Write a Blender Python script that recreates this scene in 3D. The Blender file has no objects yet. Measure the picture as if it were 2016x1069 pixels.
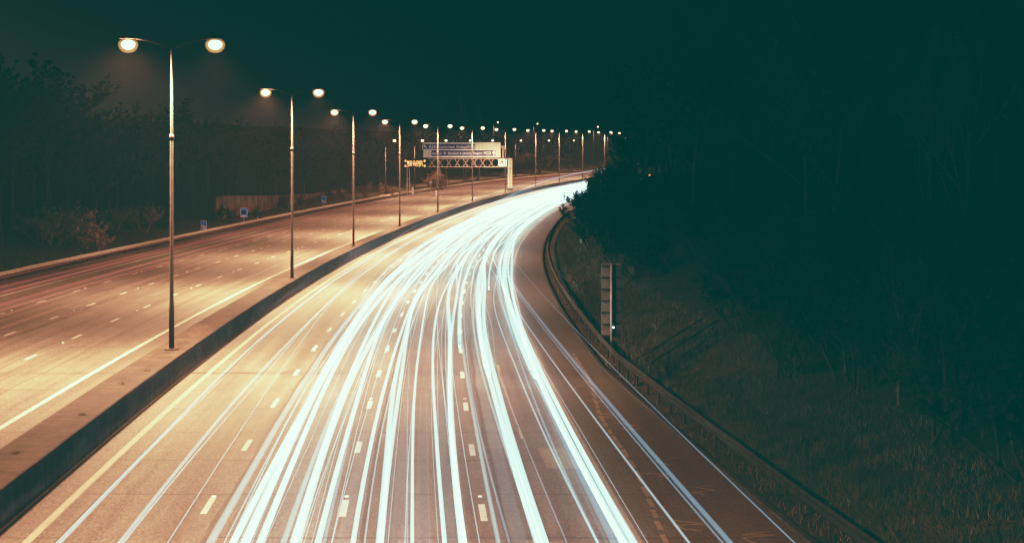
import bpy, math, random
import numpy as np
from mathutils import Vector, Matrix
random.seed(7); rng = np.random.default_rng(7)
S = bpy.context.scene
COL = S.collection
F = 3165.0; CAMZ = 8.7          # focal length in photo pixels, camera height over the road (m)

# ------------------------------------------------------------------ road geometry
_pd = np.array([16,38.7,50.7,68.3,84,112,155,199,242,284,328,370,409,446,481,514.])
_px = np.array([-11.25,-13.0,-13.68,-14.48,-14.95,-15.38,-15.3,-13.9,-11.2,-7.2,-1.35,5.5,12.3,19.6,27.5,36.0])
_fit = np.polyfit(_pd, _px, 5)
_zd = np.array([0,100,150,199,242,284,328,370,409,446,481,514,600,800,3000.])
_zz = np.array([0,0,.06,.42,1.03,1.8,2.6,3.4,4.15,4.85,5.45,6.0,6.9,7.6,8.0])
def CX(d):
    if d < 16: return float(np.polyval(_fit,16) + (d-16)*np.polyval(np.polyder(_fit),16))
    if d > 514:
        s = np.polyval(np.polyder(_fit),514); e = d-514
        return float(np.polyval(_fit,514) + s*e + .0003*e*e if e < 300 else np.polyval(_fit,514)+s*e+.0003*90000+.18*(e-300))
    return float(np.polyval(_fit, d))
def CZ(d):
    # smooth version of the vertical profile
    return float(np.mean([np.interp(d+k, _zd, _zz) for k in (-24,-16,-8,0,8,16,24)]))
def P(d, u, h=0.0): return (CX(d)+u, d, CZ(d)+h)
def widen(d): return max(0.0, (70-d)/32.0)*1.35 if d < 70 else 0.0      # the hard shoulder widens towards the bridge
def lerp(a,b,t): return a+(b-a)*t

# ------------------------------------------------------------------ node helpers
def mat(name, base=(.5,.5,.5), rough=.6, metal=0.0):
    m = bpy.data.materials.new(name); m.use_nodes = True
    b = m.node_tree.nodes['Principled BSDF']
    b.inputs['Base Color'].default_value = (*base,1); b.inputs['Roughness'].default_value = rough
    b.inputs['Metallic'].default_value = metal; b.inputs['Specular IOR Level'].default_value = .08 if rough >= .6 else .4
    return m
class NT:
    def __init__(s, m): s.t = m.node_tree; s.n = s.t.nodes; s.b = s.n.get('Principled BSDF')
    def new(s, k, **kw):
        n = s.n.new(k)
        for a,v in kw.items(): setattr(n,a,v)
        return n
    def link(s,a,b): s.t.links.new(a,b)
    def val(s, sock, v):
        if isinstance(v,(int,float,tuple)): sock.default_value = v
        else: s.link(v,sock)
    def math(s, op, a, b=None, c=None, clamp=False):
        n = s.new('ShaderNodeMath', operation=op, use_clamp=clamp)
        for i,v in enumerate((a,b,c)):
            if v is not None: s.val(n.inputs[i], v)
        return n.outputs[0]
    def noise(s, vec, scale, detail=3, rough=.55):
        n = s.new('ShaderNodeTexNoise'); n.inputs['Scale'].default_value = scale
        n.inputs['Detail'].default_value = detail; n.inputs['Roughness'].default_value = rough
        if vec is not None: s.link(vec, n.inputs['Vector'])
        return n.outputs[0]
    def ramp(s, fac, pts):
        n = s.new('ShaderNodeValToRGB'); s.link(fac, n.inputs[0]); e = n.color_ramp.elements
        while len(e) < len(pts): e.new(.5)
        for q,(p,c) in zip(e, pts):
            q.position = p; q.color = (*c,1) if len(c)==3 else c
        return n.outputs[0]
    def mix(s, fac, a, b, mode='MIX'):
        n = s.new('ShaderNodeMix', data_type='RGBA', blend_type=mode)
        s.val(n.inputs[0], fac)
        s.val(n.inputs[6], (*a,1) if isinstance(a,tuple) else a); s.val(n.inputs[7], (*b,1) if isinstance(b,tuple) else b)
        return n.outputs[2]
    def mapping(s, vec, scale):
        n = s.new('ShaderNodeMapping'); s.link(vec, n.inputs[0]); n.inputs['Scale'].default_value = scale
        return n.outputs[0]
def bump(t, h, strength, dist=.02):
    n = t.new('ShaderNodeBump'); n.inputs['Strength'].default_value = strength; n.inputs['Distance'].default_value = dist
    t.link(h, n.inputs['Height']); t.link(n.outputs[0], t.b.inputs['Normal'])
def noisy(name, c1, c2, scale, rough=.7, metal=0., det=4, b=.0):
    m = mat(name, c1, rough, metal); t = NT(m)
    tc = t.new('ShaderNodeTexCoord').outputs['Object']
    n = t.noise(tc, scale, det)
    t.link(t.ramp(n, [(.3,c1),(.7,c2)]), t.b.inputs['Base Color'])
    if b: bump(t, n, b)
    return m

def asphalt(name, near):
    m = mat(name, (.07,.06,.055), .62); t = NT(m)
    uv = t.new('ShaderNodeUVMap').outputs[0]
    sep = t.new('ShaderNodeSeparateXYZ'); t.link(uv, sep.inputs[0]); U, V = sep.outputs[0], sep.outputs[1]
    big = t.noise(t.mapping(uv,(.22,.05,1)), 1, 4)
    streak = t.noise(t.mapping(uv,(1.6,.035,1)), 1, 4, .6)
    grain = t.noise(t.mapping(uv,(15,4.2,1)), 1, 3, .85)
    spk = t.noise(t.mapping(uv,(23,6,1)), 1, 1, .5)
    base = t.ramp(big, [(.28,(.048,.042,.039)),(.72,(.092,.084,.078))])
    st = t.ramp(streak, [(.32,(.62,.60,.60)),(.68,(1.18,1.18,1.18))])
    base = t.mix(1.0, base, st, 'MULTIPLY')
    gr = t.ramp(grain, [(.25,(.62,.62,.62)),(.52,(1,1,1)),(.70,(1.4,1.4,1.4)),(.77,(3.4,3.4,3.4))])
    base = t.mix(.9, base, gr, 'MULTIPLY')
    mot = t.noise(t.mapping(uv,(2.2,.9,1)), 1, 6, .75); base = t.mix(.6, base, t.ramp(mot,[(.3,(.62,.62,.62)),(.7,(1.3,1.3,1.3))]), 'MULTIPLY')
    base = t.mix(t.math('MULTIPLY', t.math('GREATER_THAN', spk, .765), .6), base, (.34,.31,.28))
    # transverse slab joints with a wandering edge, only along part of their length
    wob = t.math('MULTIPLY', t.math('SUBTRACT', t.noise(t.mapping(uv,(.9,.6,1)), 1, 3), .5), .5)
    vv = t.math('ADD', V, wob)
    fr = t.math('ABSOLUTE', t.math('SUBTRACT', t.math('FRACT', t.math('DIVIDE', vv, 5.05)), .5))
    joint = t.math('LESS_THAN', fr, .013)
    brk = t.math('GREATER_THAN', t.noise(t.mapping(uv,(.35,.2,1)), 1, 2), .44)
    joint = t.math('MULTIPLY', joint, brk)
    # long construction joints beside the lane lines
    lj = None
    for u0 in ((5.62,9.3,12.75,2.2) if near else (-7.9,-11.0,-15.5,-5.6)):
        w = t.math('MULTIPLY', t.math('SUBTRACT', t.noise(t.mapping(uv,(.01,.12,1)), 1, 3), .5), .35)
        q = t.math('LESS_THAN', t.math('ABSOLUTE', t.math('SUBTRACT', t.math('ADD',U,w), u0)), .06)
        lj = q if lj is None else t.math('MAXIMUM', lj, q)
    crack = t.math('MAXIMUM', t.math('MULTIPLY',joint,.75), t.math('MULTIPLY', lj, .55))
    base = t.mix(crack, base, (.018,.016,.016))
    # old removed paint and repairs
    pn = t.noise(t.mapping(uv,(.5,1.3,1)), 1, 4)
    band = t.math('LESS_THAN', t.math('ABSOLUTE', t.math('SUBTRACT', U, 15.0 if near else -9.6)), 2.6)
    patch = t.math('MULTIPLY', t.math('GREATER_THAN', pn, .66), band)
    base = t.mix(t.math('MULTIPLY',patch,.35), base, (.12,.11,.10))
    # darker band beside the reserve wall, streaky along the road
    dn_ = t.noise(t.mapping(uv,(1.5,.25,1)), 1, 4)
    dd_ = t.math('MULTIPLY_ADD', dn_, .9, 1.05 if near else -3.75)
    wall_band = t.math('LESS_THAN', U, dd_) if near else t.math('GREATER_THAN', U, dd_)
    base = t.mix(t.math('MULTIPLY', wall_band, .42), base, (.03,.024,.022))
    # darker hard shoulder and gutter
    if near:
        sh = t.math('GREATER_THAN', U, 16.0)
        base = t.mix(t.math('MULTIPLY', sh, .55), base, (.035,.032,.03))
    else:
        sh = t.math('LESS_THAN', U, -19.3)
        base = t.mix(t.math('MULTIPLY', sh, .45), base, (.04,.034,.034))
    t.link(base, t.b.inputs['Base Color'])
    t.link(t.ramp(grain, [(.3,(.9,.9,.9)),(.75,(.6,.6,.6))]), t.b.inputs['Roughness'])
    bump(t, grain, .5, .012); t.b.inputs['Specular IOR Level'].default_value=.12
    return m
M = {}
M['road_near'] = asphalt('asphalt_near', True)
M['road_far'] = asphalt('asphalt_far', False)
def paint_mat(name, c, wear):
    m = mat(name, c, .6); t = NT(m); tc = t.new('ShaderNodeTexCoord').outputs['Object']
    n = t.noise(t.mapping(tc,(6,2.5,1)), 1, 5, .7)
    t.link(t.ramp(n, [(.28,tuple(x*wear for x in c)),(.5,c)]), t.b.inputs['Base Color'])
    return m
M['paint'] = paint_mat('white_road_paint', (.29,.28,.27), .4)
M['paint_old'] = paint_mat('worn_road_paint', (.12,.10,.08), .25)
M['paint_edge'] = paint_mat('edge_line_paint', (.15,.128,.108), .5)
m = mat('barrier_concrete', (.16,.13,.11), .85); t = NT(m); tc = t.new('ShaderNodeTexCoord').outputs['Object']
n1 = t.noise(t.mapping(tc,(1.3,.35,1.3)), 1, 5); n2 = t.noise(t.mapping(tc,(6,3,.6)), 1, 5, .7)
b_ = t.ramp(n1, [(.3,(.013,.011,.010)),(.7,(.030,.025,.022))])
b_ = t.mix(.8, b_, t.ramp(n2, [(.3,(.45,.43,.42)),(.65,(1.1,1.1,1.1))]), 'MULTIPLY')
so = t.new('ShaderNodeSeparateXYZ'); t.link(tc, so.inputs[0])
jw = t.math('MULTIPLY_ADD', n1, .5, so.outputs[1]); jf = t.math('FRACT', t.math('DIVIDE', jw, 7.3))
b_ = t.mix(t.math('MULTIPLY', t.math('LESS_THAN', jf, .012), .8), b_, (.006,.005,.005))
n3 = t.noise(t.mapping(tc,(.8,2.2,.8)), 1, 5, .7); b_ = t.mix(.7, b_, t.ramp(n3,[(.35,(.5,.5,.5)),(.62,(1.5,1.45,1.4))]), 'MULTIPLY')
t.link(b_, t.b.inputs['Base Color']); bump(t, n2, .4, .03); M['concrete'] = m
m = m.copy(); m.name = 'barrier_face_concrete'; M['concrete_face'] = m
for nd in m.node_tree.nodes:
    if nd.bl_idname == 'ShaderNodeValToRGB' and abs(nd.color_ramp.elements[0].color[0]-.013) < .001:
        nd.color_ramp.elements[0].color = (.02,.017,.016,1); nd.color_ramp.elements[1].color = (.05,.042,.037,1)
M['verge'] = noisy('verge_earth', (.010,.010,.006), (.030,.026,.017), 1.2, .95, b=.4)
M['pole'] = noisy('galvanised_pole', (.026,.024,.022), (.045,.04,.036), 4, .6, .1)
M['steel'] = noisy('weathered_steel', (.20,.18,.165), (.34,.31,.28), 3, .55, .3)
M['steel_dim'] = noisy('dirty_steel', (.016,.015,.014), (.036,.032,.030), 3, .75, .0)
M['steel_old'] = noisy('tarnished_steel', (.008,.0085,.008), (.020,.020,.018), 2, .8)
M['cream'] = noisy('cream_steel', (.20,.18,.155), (.30,.27,.23), 1.5, .5)
M['board'] = noisy('cream_sign_back', (.68,.62,.50), (.82,.76,.62), .5, .6)
M['blue'] = noisy('sign_blue', (.005,.022,.095), (.008,.03,.12), 2, .45)
M['blue_bright'] = mat('lit_sign_blue', (.02,.24,.85), .6)  # brighter sign blue, light returned by the sheeting put into the colour
M['white'] = mat('sign_white', (.80,.80,.80), .45)
M['black'] = mat('black_paint', (.01,.01,.01), .6)
M['alu'] = noisy('sign_back_grey', (.12,.115,.105), (.18,.17,.155), 3, .6, .1)
M['wood'] = noisy('fence_timber', (.035,.023,.016), (.15,.10,.072), .7, .9, b=.3)
M['bark'] = noisy('dark_bark', (.022,.017,.013), (.05,.04,.03), 5, .95)
M['birch'] = noisy('pale_bark', (.04,.037,.033), (.12,.11,.10), 4, .9)
M['twig'] = noisy('bare_twigs', (.03,.022,.016), (.06,.045,.032), 2, .95)
M['twig_lit'] = noisy('lit_twigs', (.10,.08,.06), (.22,.17,.13), 2, .95)  # paler twig copy, lamp light on the bushes put into the colour
M['twig_mid'] = noisy('half_lit_twigs', (.05,.036,.026), (.12,.085,.06), 2, .95)  # in-between twig copy, weaker lamp light put into the colour
M['leaf_dark'] = noisy('dark_ivy_leaves', (.006,.009,.005), (.016,.022,.011), 2, .8)
M['grass'] = noisy('rough_grass', (.03,.038,.020), (.075,.085,.048), .9, .9)
M['grass_lit'] = noisy('lit_grass', (.075,.085,.055), (.17,.18,.115), .9, .9)  # paler grass copy, lamp light near the rail put into the colour

def glow_mat(name, col, strength, power=1.0, streak=0.0):
    """a streak of light: adds light to what is behind it, softer towards its rim"""
    m = bpy.data.materials.new(name); m.use_nodes = True; t = NT(m); t.n.clear()
    out = t.new('ShaderNodeOutputMaterial'); em = t.new('ShaderNodeEmission'); tr = t.new('ShaderNodeBsdfTransparent')
    add = t.new('ShaderNodeAddShader'); lw = t.new('ShaderNodeLayerWeight'); lw.inputs[0].default_value = .5
    em.inputs['Color'].default_value = (*col,1)
    f = t.math('POWER', t.math('SUBTRACT', 1.0, lw.outputs['Facing'], clamp=True), power)
    g = t.new('ShaderNodeNewGeometry')
    f = t.math('MULTIPLY', f, t.math('SUBTRACT', 1.0, g.outputs['Backfacing']))
    if streak:
        uv = t.new('ShaderNodeUVMap').outputs[0]
        sp=t.new('ShaderNodeSeparateXYZ'); t.link(uv,sp.inputs[0])
        far_=t.new('ShaderNodeMapRange'); t.link(sp.outputs[1],far_.inputs[0])
        for k,v in ((1,40),(2,130),(3,1.0),(4,1.0+streak)): far_.inputs[k].default_value=v
        n = t.noise(t.mapping(uv,(0,.03,1)), 1, 3)
        f = t.math('MULTIPLY', t.math('MULTIPLY', f, t.math('MULTIPLY', sp.outputs[0], far_.outputs[0])), t.math('MULTIPLY_ADD', n, .5, .75))
    t.link(t.math('MULTIPLY', f, strength), em.inputs['Strength'])
    t.link(em.outputs[0], add.inputs[0]); t.link(tr.outputs[0], add.inputs[1]); t.link(add.outputs[0], out.inputs[0])
    m.cycles.emission_sampling = 'FRONT'
    return m
M['amber_led'] = glow_mat('amber_led', (1,.30,.10), 4.0, .5)
M['lamp_glass'] = glow_mat('lamp_glass_glare', (1,.36,.13), 1.7, 1.1)  # orange rim puts the glare around the lamp into the glass
M['lamp_glass'].cycles.emission_sampling = 'NONE'
M['lamp_bulb'] = glow_mat('lit_bulb', (1,.80,.58), 7, .6); M['lamp_bulb'].cycles.emission_sampling='NONE'
M['glint'] = glow_mat('white_glint', (.8,.92,1), 5, .5)  # glow put in for a glint on the sign back

# ------------------------------------------------------------------ mesh builder
class MB:
    def __init__(s): s.v = []; s.f = []; s.uv = []
    def quad(s, a,b,c,d, uv=None):
        i = len(s.v); s.v += [a,b,c,d]; s.f.append((i,i+1,i+2,i+3)); s.uv += list(uv) if uv else [(0,0)]*4
    def face(s, pts):
        i = len(s.v); s.v += [tuple(p) for p in pts]; s.f.append(tuple(range(i,i+len(pts)))); s.uv += [(0,0)]*len(pts)
    def box(s, c, size, rot=None):
        hx,hy,hz = (q/2 for q in size); R = rot or Matrix.Identity(3); c = Vector(c)
        p = [c + R@Vector((x*hx,y*hy,z*hz)) for x in (-1,1) for y in (-1,1) for z in (-1,1)]
        for q in ((0,1,3,2),(4,6,7,5),(0,4,5,1),(2,3,7,6),(0,2,6,4),(1,5,7,3)): s.face([p[k] for k in q])
    def bar(s, a, b, w, h=None):
        a,b = Vector(a),Vector(b); d = b-a
        if d.length < 1e-5: return
        s.box((a+b)/2, (w, h or w, d.length), d.to_track_quat('Z','X').to_matrix())
    def tube(s, pts, rad, n=8, cap=True, fade=None):
        pts = [Vector(p) for p in pts]; k0 = len(s.v); N = len(pts)
        if not hasattr(rad,'__len__'): rad = [rad]*N
        for i,p in enumerate(pts):
            t_ = (pts[min(i+1,N-1)]-pts[max(i-1,0)]).normalized()
            ref = Vector((0,0,1)) if abs(t_.z) < .9 else Vector((1,0,0))
            x = t_.cross(ref).normalized(); y = x.cross(t_)
            r = rad[i]; rx,ry = r if isinstance(r,tuple) else (r,r)
            for j in range(n):
                a = 2*math.pi*j/n; s.v.append(tuple(p + x*math.cos(a)*rx + y*math.sin(a)*ry))
        for i in range(N-1):
            for j in range(n):
                a=k0+i*n+j; b=k0+i*n+(j+1)%n
                s.f.append((a,b,b+n,a+n)); fa,fb=(fade[i],fade[i+1]) if fade else (0,0); s.uv += [(fa,pts[i].y),(fa,pts[i].y),(fb,pts[i+1].y),(fb,pts[i+1].y)]
        if cap:
            s.f.append(tuple(k0+j for j in reversed(range(n)))); s.uv += [(0,0)]*n
            s.f.append(tuple(k0+(N-1)*n+j for j in range(n))); s.uv += [(0,0)]*n
    def build(s, name, m, parent=None, loc=(0,0,0), smooth=False, bevel=0):
        me = bpy.data.meshes.new(name)
        if loc != (0,0,0): v = [(p[0]-loc[0],p[1]-loc[1],p[2]-loc[2]) for p in s.v]
        else: v = s.v
        me.from_pydata([tuple(p) for p in v], [], s.f); me.materials.append(m)
        ul = me.uv_layers.new(name='UVMap'); ul.data.foreach_set('uv', np.array(s.uv, dtype=np.float32).ravel())
        if smooth: me.polygons.foreach_set('use_smooth', [True]*len(me.polygons))
        o = bpy.data.objects.new(name, me); COL.objects.link(o); o.location = loc
        if parent: o.parent = parent
        if bevel:
            b = o.modifiers.new('bevel','BEVEL'); b.width = bevel; b.segments = 2
        return o
def tag(o, label=None, cat=None, group=None, kind=None):
    if label: o['label'] = label
    if cat: o['category'] = cat
    if group: o['group'] = group
    if kind: o['kind'] = kind
    return o
def empty(name, loc, label, cat, group=None, rz=0):
    o = bpy.data.objects.new(name, None); COL.objects.link(o); o.location = loc; o.rotation_euler = (0,0,rz)
    o.empty_display_size = .3
    return tag(o, label, cat, group)
def copy_tree(o, parent=None):
    c = o.copy(); COL.objects.link(c); c.parent = parent
    for ch in [x for x in COL.objects if x.parent == o]: copy_tree(ch, c)
    return c

# ------------------------------------------------------------------ setting: terrain
def prof(u, d):
    """height of the land over the road surface, by distance from the reserve"""
    w = widen(d)
    if -25.2 <= u <= 19.3+w: return -.10
    if u > 0:
        e = u-19.3-w
        z = -.1 + min(e,11)*.44*min(1,e/1.2) + max(0,min(e-11,60))*.05+max(0,min(e-60,200))*.10
        z += .25*math.sin(d*.13+u*.5)*min(1,e/5)
        return z
    e = -25.2-u
    k = min(1.0, max(0.0,(d-300)/120))               # the slip road runs level with the motorway further on
    z = -.1 + min(e,14)*.20*(1-k) + max(0,min(e-14,40))*.06+max(0,min(e-40,150))*.12
    return z + .22*math.sin(d*.11+u*.4)*min(1,e/6)
ds = list(np.arange(-60,30,6)) + list(np.arange(30,260,2.5)) + list(np.arange(260,620,6)) + list(np.arange(620,1000,30)) + [1100,1300,1600,2000,2600,3400]
us = sorted(set([-2500,-1400,-800,-500,-320,-220,-160,-120,-95,-78,-66,-58,-52,-47,-43,-40] + [x for x in np.arange(-39,-25,1.0)] + [-25.2,-24.4,-10,0,10,18,19.3,19.8] + [x for x in np.arange(20.3,34,.8)] + [36,40,46,54,66,82,100,130,180,260,400,700,1200,2500]))
mb = MB(); nu = len(us)
for d in ds:
    for u in us:
        jz = random.uniform(-.06,.06) if (u>21 or u<-26) else 0
        mb.v.append((CX(d)+u, d, CZ(d)+prof(u + (widen(d) if u in (19.3,19.8) else 0), d)+jz))
for i in range(len(ds)-1):
    for j in range(nu-1):
        a=i*nu+j; mb.f.append((a,a+1,a+nu+1,a+nu)); mb.uv += [(0,0)]*4
tag(mb.build('ground', M['verge'], smooth=True), kind='structure')

def strip(mb, u0f, u1f, d0, d1, step=3.0, h=0.0, nu=1):
    n = max(1,int((d1-d0)/step)); 
    for i in range(n):
        a=lerp(d0,d1,i/n); b=lerp(d0,d1,(i+1)/n)
        for k in range(nu):
            ua0,ua1 = u0f(a),u1f(a); ub0,ub1 = u0f(b),u1f(b)
            x0,x1 = lerp(ua0,ua1,k/nu),lerp(ua0,ua1,(k+1)/nu); y0,y1 = lerp(ub0,ub1,k/nu),lerp(ub0,ub1,(k+1)/nu)
            mb.quad(P(a,x0,h),P(a,x1,h),P(b,y1,h),P(b,y0,h),[(x0,a),(x1,a),(y1,b),(y0,b)])
K = lambda c: (lambda d: c)
DMIN, DMAX = -40, 760
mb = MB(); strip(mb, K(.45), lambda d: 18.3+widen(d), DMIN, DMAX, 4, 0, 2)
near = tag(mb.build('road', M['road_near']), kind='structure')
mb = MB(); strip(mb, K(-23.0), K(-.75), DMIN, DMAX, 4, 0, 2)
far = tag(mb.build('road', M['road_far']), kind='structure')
# slip road that leaves behind the far verge
mb = MB(); n=60
def slip(d): return -31-(max(0,d-330)/40)**1.15*1.0
strip(mb, lambda d: slip(d)-8, slip, 330, 640, 6, .06)
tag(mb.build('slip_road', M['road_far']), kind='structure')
# kerbs / edge channels
def kerb(name, u, w, h):
    mb = MB(); n=260
    for i in range(n):
        a=lerp(DMIN,DMAX,i/n); b=lerp(DMIN,DMAX,(i+1)/n); ua,ub=u(a),u(b)
        mb.quad(P(a,ua,h),P(a,ua+w,h),P(b,ub+w,h),P(b,ub,h))
        mb.quad(P(a,ua,-.05),P(a,ua,h),P(b,ub,h),P(b,ub,-.05))
        mb.quad(P(a,ua+w,h),P(a,ua+w,-.12),P(b,ub+w,-.12),P(b,ub+w,h))
    tag(mb.build('kerb', M['steel_dim']), kind='structure')
kerb('kerb', lambda d: 18.302+widen(d), .16, .07)
kerb('kerb', lambda d: -23.162, .16, .10)

# ---- painted markings are parts of their road
def solid(parent, u, w, m, d0=DMIN, d1=DMAX, name='edge_line', jag=0):
    mb = MB(); strip(mb, lambda d:u(d)-w/2, lambda d:u(d)+w/2, d0, d1, 4, .004); mb.build(name, m, parent)
def dashes(parent, u, w, m, ph, length=2.0, period=9.0, d0=0, d1=560, name='dashed_lane_line'):
    mb = MB(); d = d0+ph
    while d < d1:
        mb.quad(P(d,u-w/2,.004),P(d,u+w/2,.004),P(d+length,u+w/2,.004),P(d+length,u-w/2,.004)); d += period
    mb.build(name, m, parent)
def dpos(y, h=0): return F*(CAMZ-h)/(y-331.0)
ph = lambda y: (dpos(y)-1.0) % 9.0
solid(near, K(1.5), .21, M['paint_edge'])
solid(near, K(15.75), .20, M['paint_edge'])
dashes(near, 5.2, .16, M['paint'], ph(994.5))
dashes(near, 8.72, .17, M['paint'], ph(1000))
dashes(near, 12.25, .17, M['paint'], ph(1008))
solid(far, K(-3.45), .20, M['paint'])
dashes(far, -7.55, .16, M['paint'], ph(703))
dashes(far, -11.4, .16, M['paint'], ph(657))
dashes(far, -15.2, .16, M['paint'], ph(594))
solid(far, K(-19.15), .18, M['paint'])
# worn broken line and scuffed remains of paint on the hard shoulder side
mb = MB(); d = 34.0
while d < 75:
    L = random.uniform(.7,1.6); w=.13; u = 16.5+(d-37.5)*.03+.12*math.sin(d*.31)
    mb.quad(P(d,u-w/2,.004),P(d,u+w/2,.004),P(d+L,u+w/2+.02,.004),P(d+L,u-w/2+.02,.004)); d += L+random.uniform(.12,.5)
mb.build('worn_line', M['paint_old'], near)
mb = MB()
for (d,u) in [(37.2,18.7),(38.6,17.2),(42.6,18.3),(44.9,17.3),(47.0,17.9),(53.5,17.6),(56.0,17.1),(59.5,17.0),(63,16.9)]:
    a = random.uniform(-.5,.5); pts=[(u+random.uniform(-.5,.5),d+k*.28+random.uniform(-.15,.15)) for k in range(6)]
    for (ua,da),(ub,db) in zip(pts,pts[1:]):
        w=.05; mb.quad(P(da-w,ua,.004),P(da+w,ua+w,.004),P(db+w,ub+w,.0045),P(db-w,ub,.0045))
mb.build('paint_scuff', M['paint_old'], near)
# rumble blocks between the first lane and the shoulder line further round the bend
mb = MB(); d = 128.0
while d < 330:
    mb.quad(P(d,14.35,.006),P(d,15.5,.006),P(d+1.6,15.5,.006),P(d+1.6,14.35,.006)); d += 5.2
mb.build('block_marking', M['paint_edge'], near)
# short double-speed blocks left of the second lane
# light repair patch in the inside lane
mb = MB(); mb.quad(P(46.6,14.35,.005),P(46.6,15.35,.005),P(50.0,15.1,.005),P(50.0,14.3,.005)); mb.build('repair_patch', M['paint_old'], near)
# road studs
def studs(parent, us_, ph0):
    mb = MB()
    for u in us_:
        d = 20+ph0
        while d < 300:
            mb.box(P(d,u,.012),(.10,.09,.022)); d += 18
    mb.build('road_stud', M['white'], parent)['kind'] = 'stuff'
studs(near, (5.2,8.72,12.25), 4.6); studs(far, (-7.55,-11.4,-15.2), 6.1)

# ------------------------------------------------------------------ central barrier
bar = empty('central_barrier', P(60,0), 'long dark concrete safety wall along the central reserve, lamp columns standing on its flat top', 'barrier')
def loft(name, section, m, parent, d0, d1, n, smooth=False, jit=0):
    """sweep a closed (u,h) section along the road"""
    mb = MB(); rows=[]
    for i in range(n+1):
        d = lerp(d0,d1,i/n); k=len(mb.v)
        for (u,h) in section: mb.v.append(P(d,u+random.uniform(-jit,jit),h+random.uniform(-jit,jit)))
        rows.append(k)
    q=len(section)
    for i in range(n):
        for j in range(q):
            a=rows[i]+j; b=rows[i]+(j+1)%q; c=rows[i+1]+(j+1)%q; e=rows[i+1]+j
            mb.f.append((a,b,c,e)); mb.uv += [(0,0)]*4
    mb.f.append(tuple(rows[0]+j for j in range(q))); mb.uv += [(0,0)]*q
    mb.f.append(tuple(rows[-1]+j for j in reversed(range(q)))); mb.uv += [(0,0)]*q
    return mb.build(name, m, None if parent is None else parent, smooth=smooth)
def attach(o, parent):
    o.parent = parent; o.matrix_parent_inverse = Matrix.Translation(-Vector(parent.location)); return o
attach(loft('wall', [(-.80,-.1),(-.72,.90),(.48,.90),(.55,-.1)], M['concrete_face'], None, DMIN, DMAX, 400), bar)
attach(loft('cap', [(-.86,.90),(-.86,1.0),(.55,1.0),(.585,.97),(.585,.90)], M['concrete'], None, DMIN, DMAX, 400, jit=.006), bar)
attach(loft('footing', [(.56,-.05),(.62,.06),(.70,.06),(.72,-.05)], M['concrete'], None, DMIN, DMAX, 400, jit=.004), bar)
# debris and drain lids lying on the cap: small leaf heaps
for i,(d,u) in enumerate([(43.5,-.25),(50.2,.1),(57.5,-.1),(61,.2)]):
    mb = MB()
    for k in range(26):
        a = random.uniform(0,6.28); r = random.uniform(0,.16); c = Vector(P(d+r*math.sin(a)*1.6,u+r*math.cos(a),1.012+random.uniform(0,.035)))
        v1 = Vector((random.uniform(-1,1),random.uniform(-1,1),random.uniform(-.4,.4)))*.05; v2 = v1.cross(Vector((0,0,1)))*.6
        mb.face([c-v1,c+v2,c+v1,c-v2])
    tag(mb.build('leaf_litter', M['bark'], loc=P(d,u,1.0)), ['largest clump of dead leaves lying on the near end of the barrier top','small clump of dead leaves on the barrier top, second from the camera','thin scatter of dead leaves on the barrier top before the nearest lamp column','clump of dead leaves on the barrier top closest to the nearest lamp column'][i], 'leaves', 'dead leaves on the barrier')

# ------------------------------------------------------------------ street lamps
WARM = (1.0,.345,.185)
def lamp_light(name, loc, parent, power, r=.25, wide=False):
    l = bpy.data.lights.new(name,'POINT'); l.energy = power; l.color = WARM; l.shadow_soft_size = r
    # the reflector throws most light down and along the road, little to the sides
    l.use_nodes=True; t=NT(l); t.b=None; em=t.n['Emission']
    nrm=t.new('ShaderNodeTexCoord').outputs['Normal']; sp=t.new('ShaderNodeSeparateXYZ'); t.link(nrm,sp.inputs[0])
    down=t.math('MULTIPLY',sp.outputs[2],-1.0); ax=t.math('ABSOLUTE',sp.outputs[0])
    ratio=t.math('DIVIDE',ax,t.math('MAXIMUM',down,.02))
    mr=t.new('ShaderNodeMapRange',interpolation_type='SMOOTHSTEP'); t.link(ratio,mr.inputs[0])
    for k,v in (((1,.7),(2,3.6),(3,1.0),(4,.12)) if wide else ((1,.4),(2,1.6),(3,1.0),(4,.018))): mr.inputs[k].default_value=v
    md=t.new('ShaderNodeMapRange',interpolation_type='SMOOTHSTEP'); t.link(down,md.inputs[0])
    for k,v in (((1,.08),(2,.92),(3,.045),(4,1.0)) if wide else ((1,.22),(2,.95),(3,.02),(4,1.0))): md.inputs[k].default_value=v
    t.link(t.math('MULTIPLY',t.math('MULTIPLY',mr.outputs[0],md.outputs[0]), 1.85 if wide else .9),em.inputs['Strength'])
    o = bpy.data.objects.new(name,l); COL.objects.link(o); o.location = loc; o.parent = parent; return o
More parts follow.
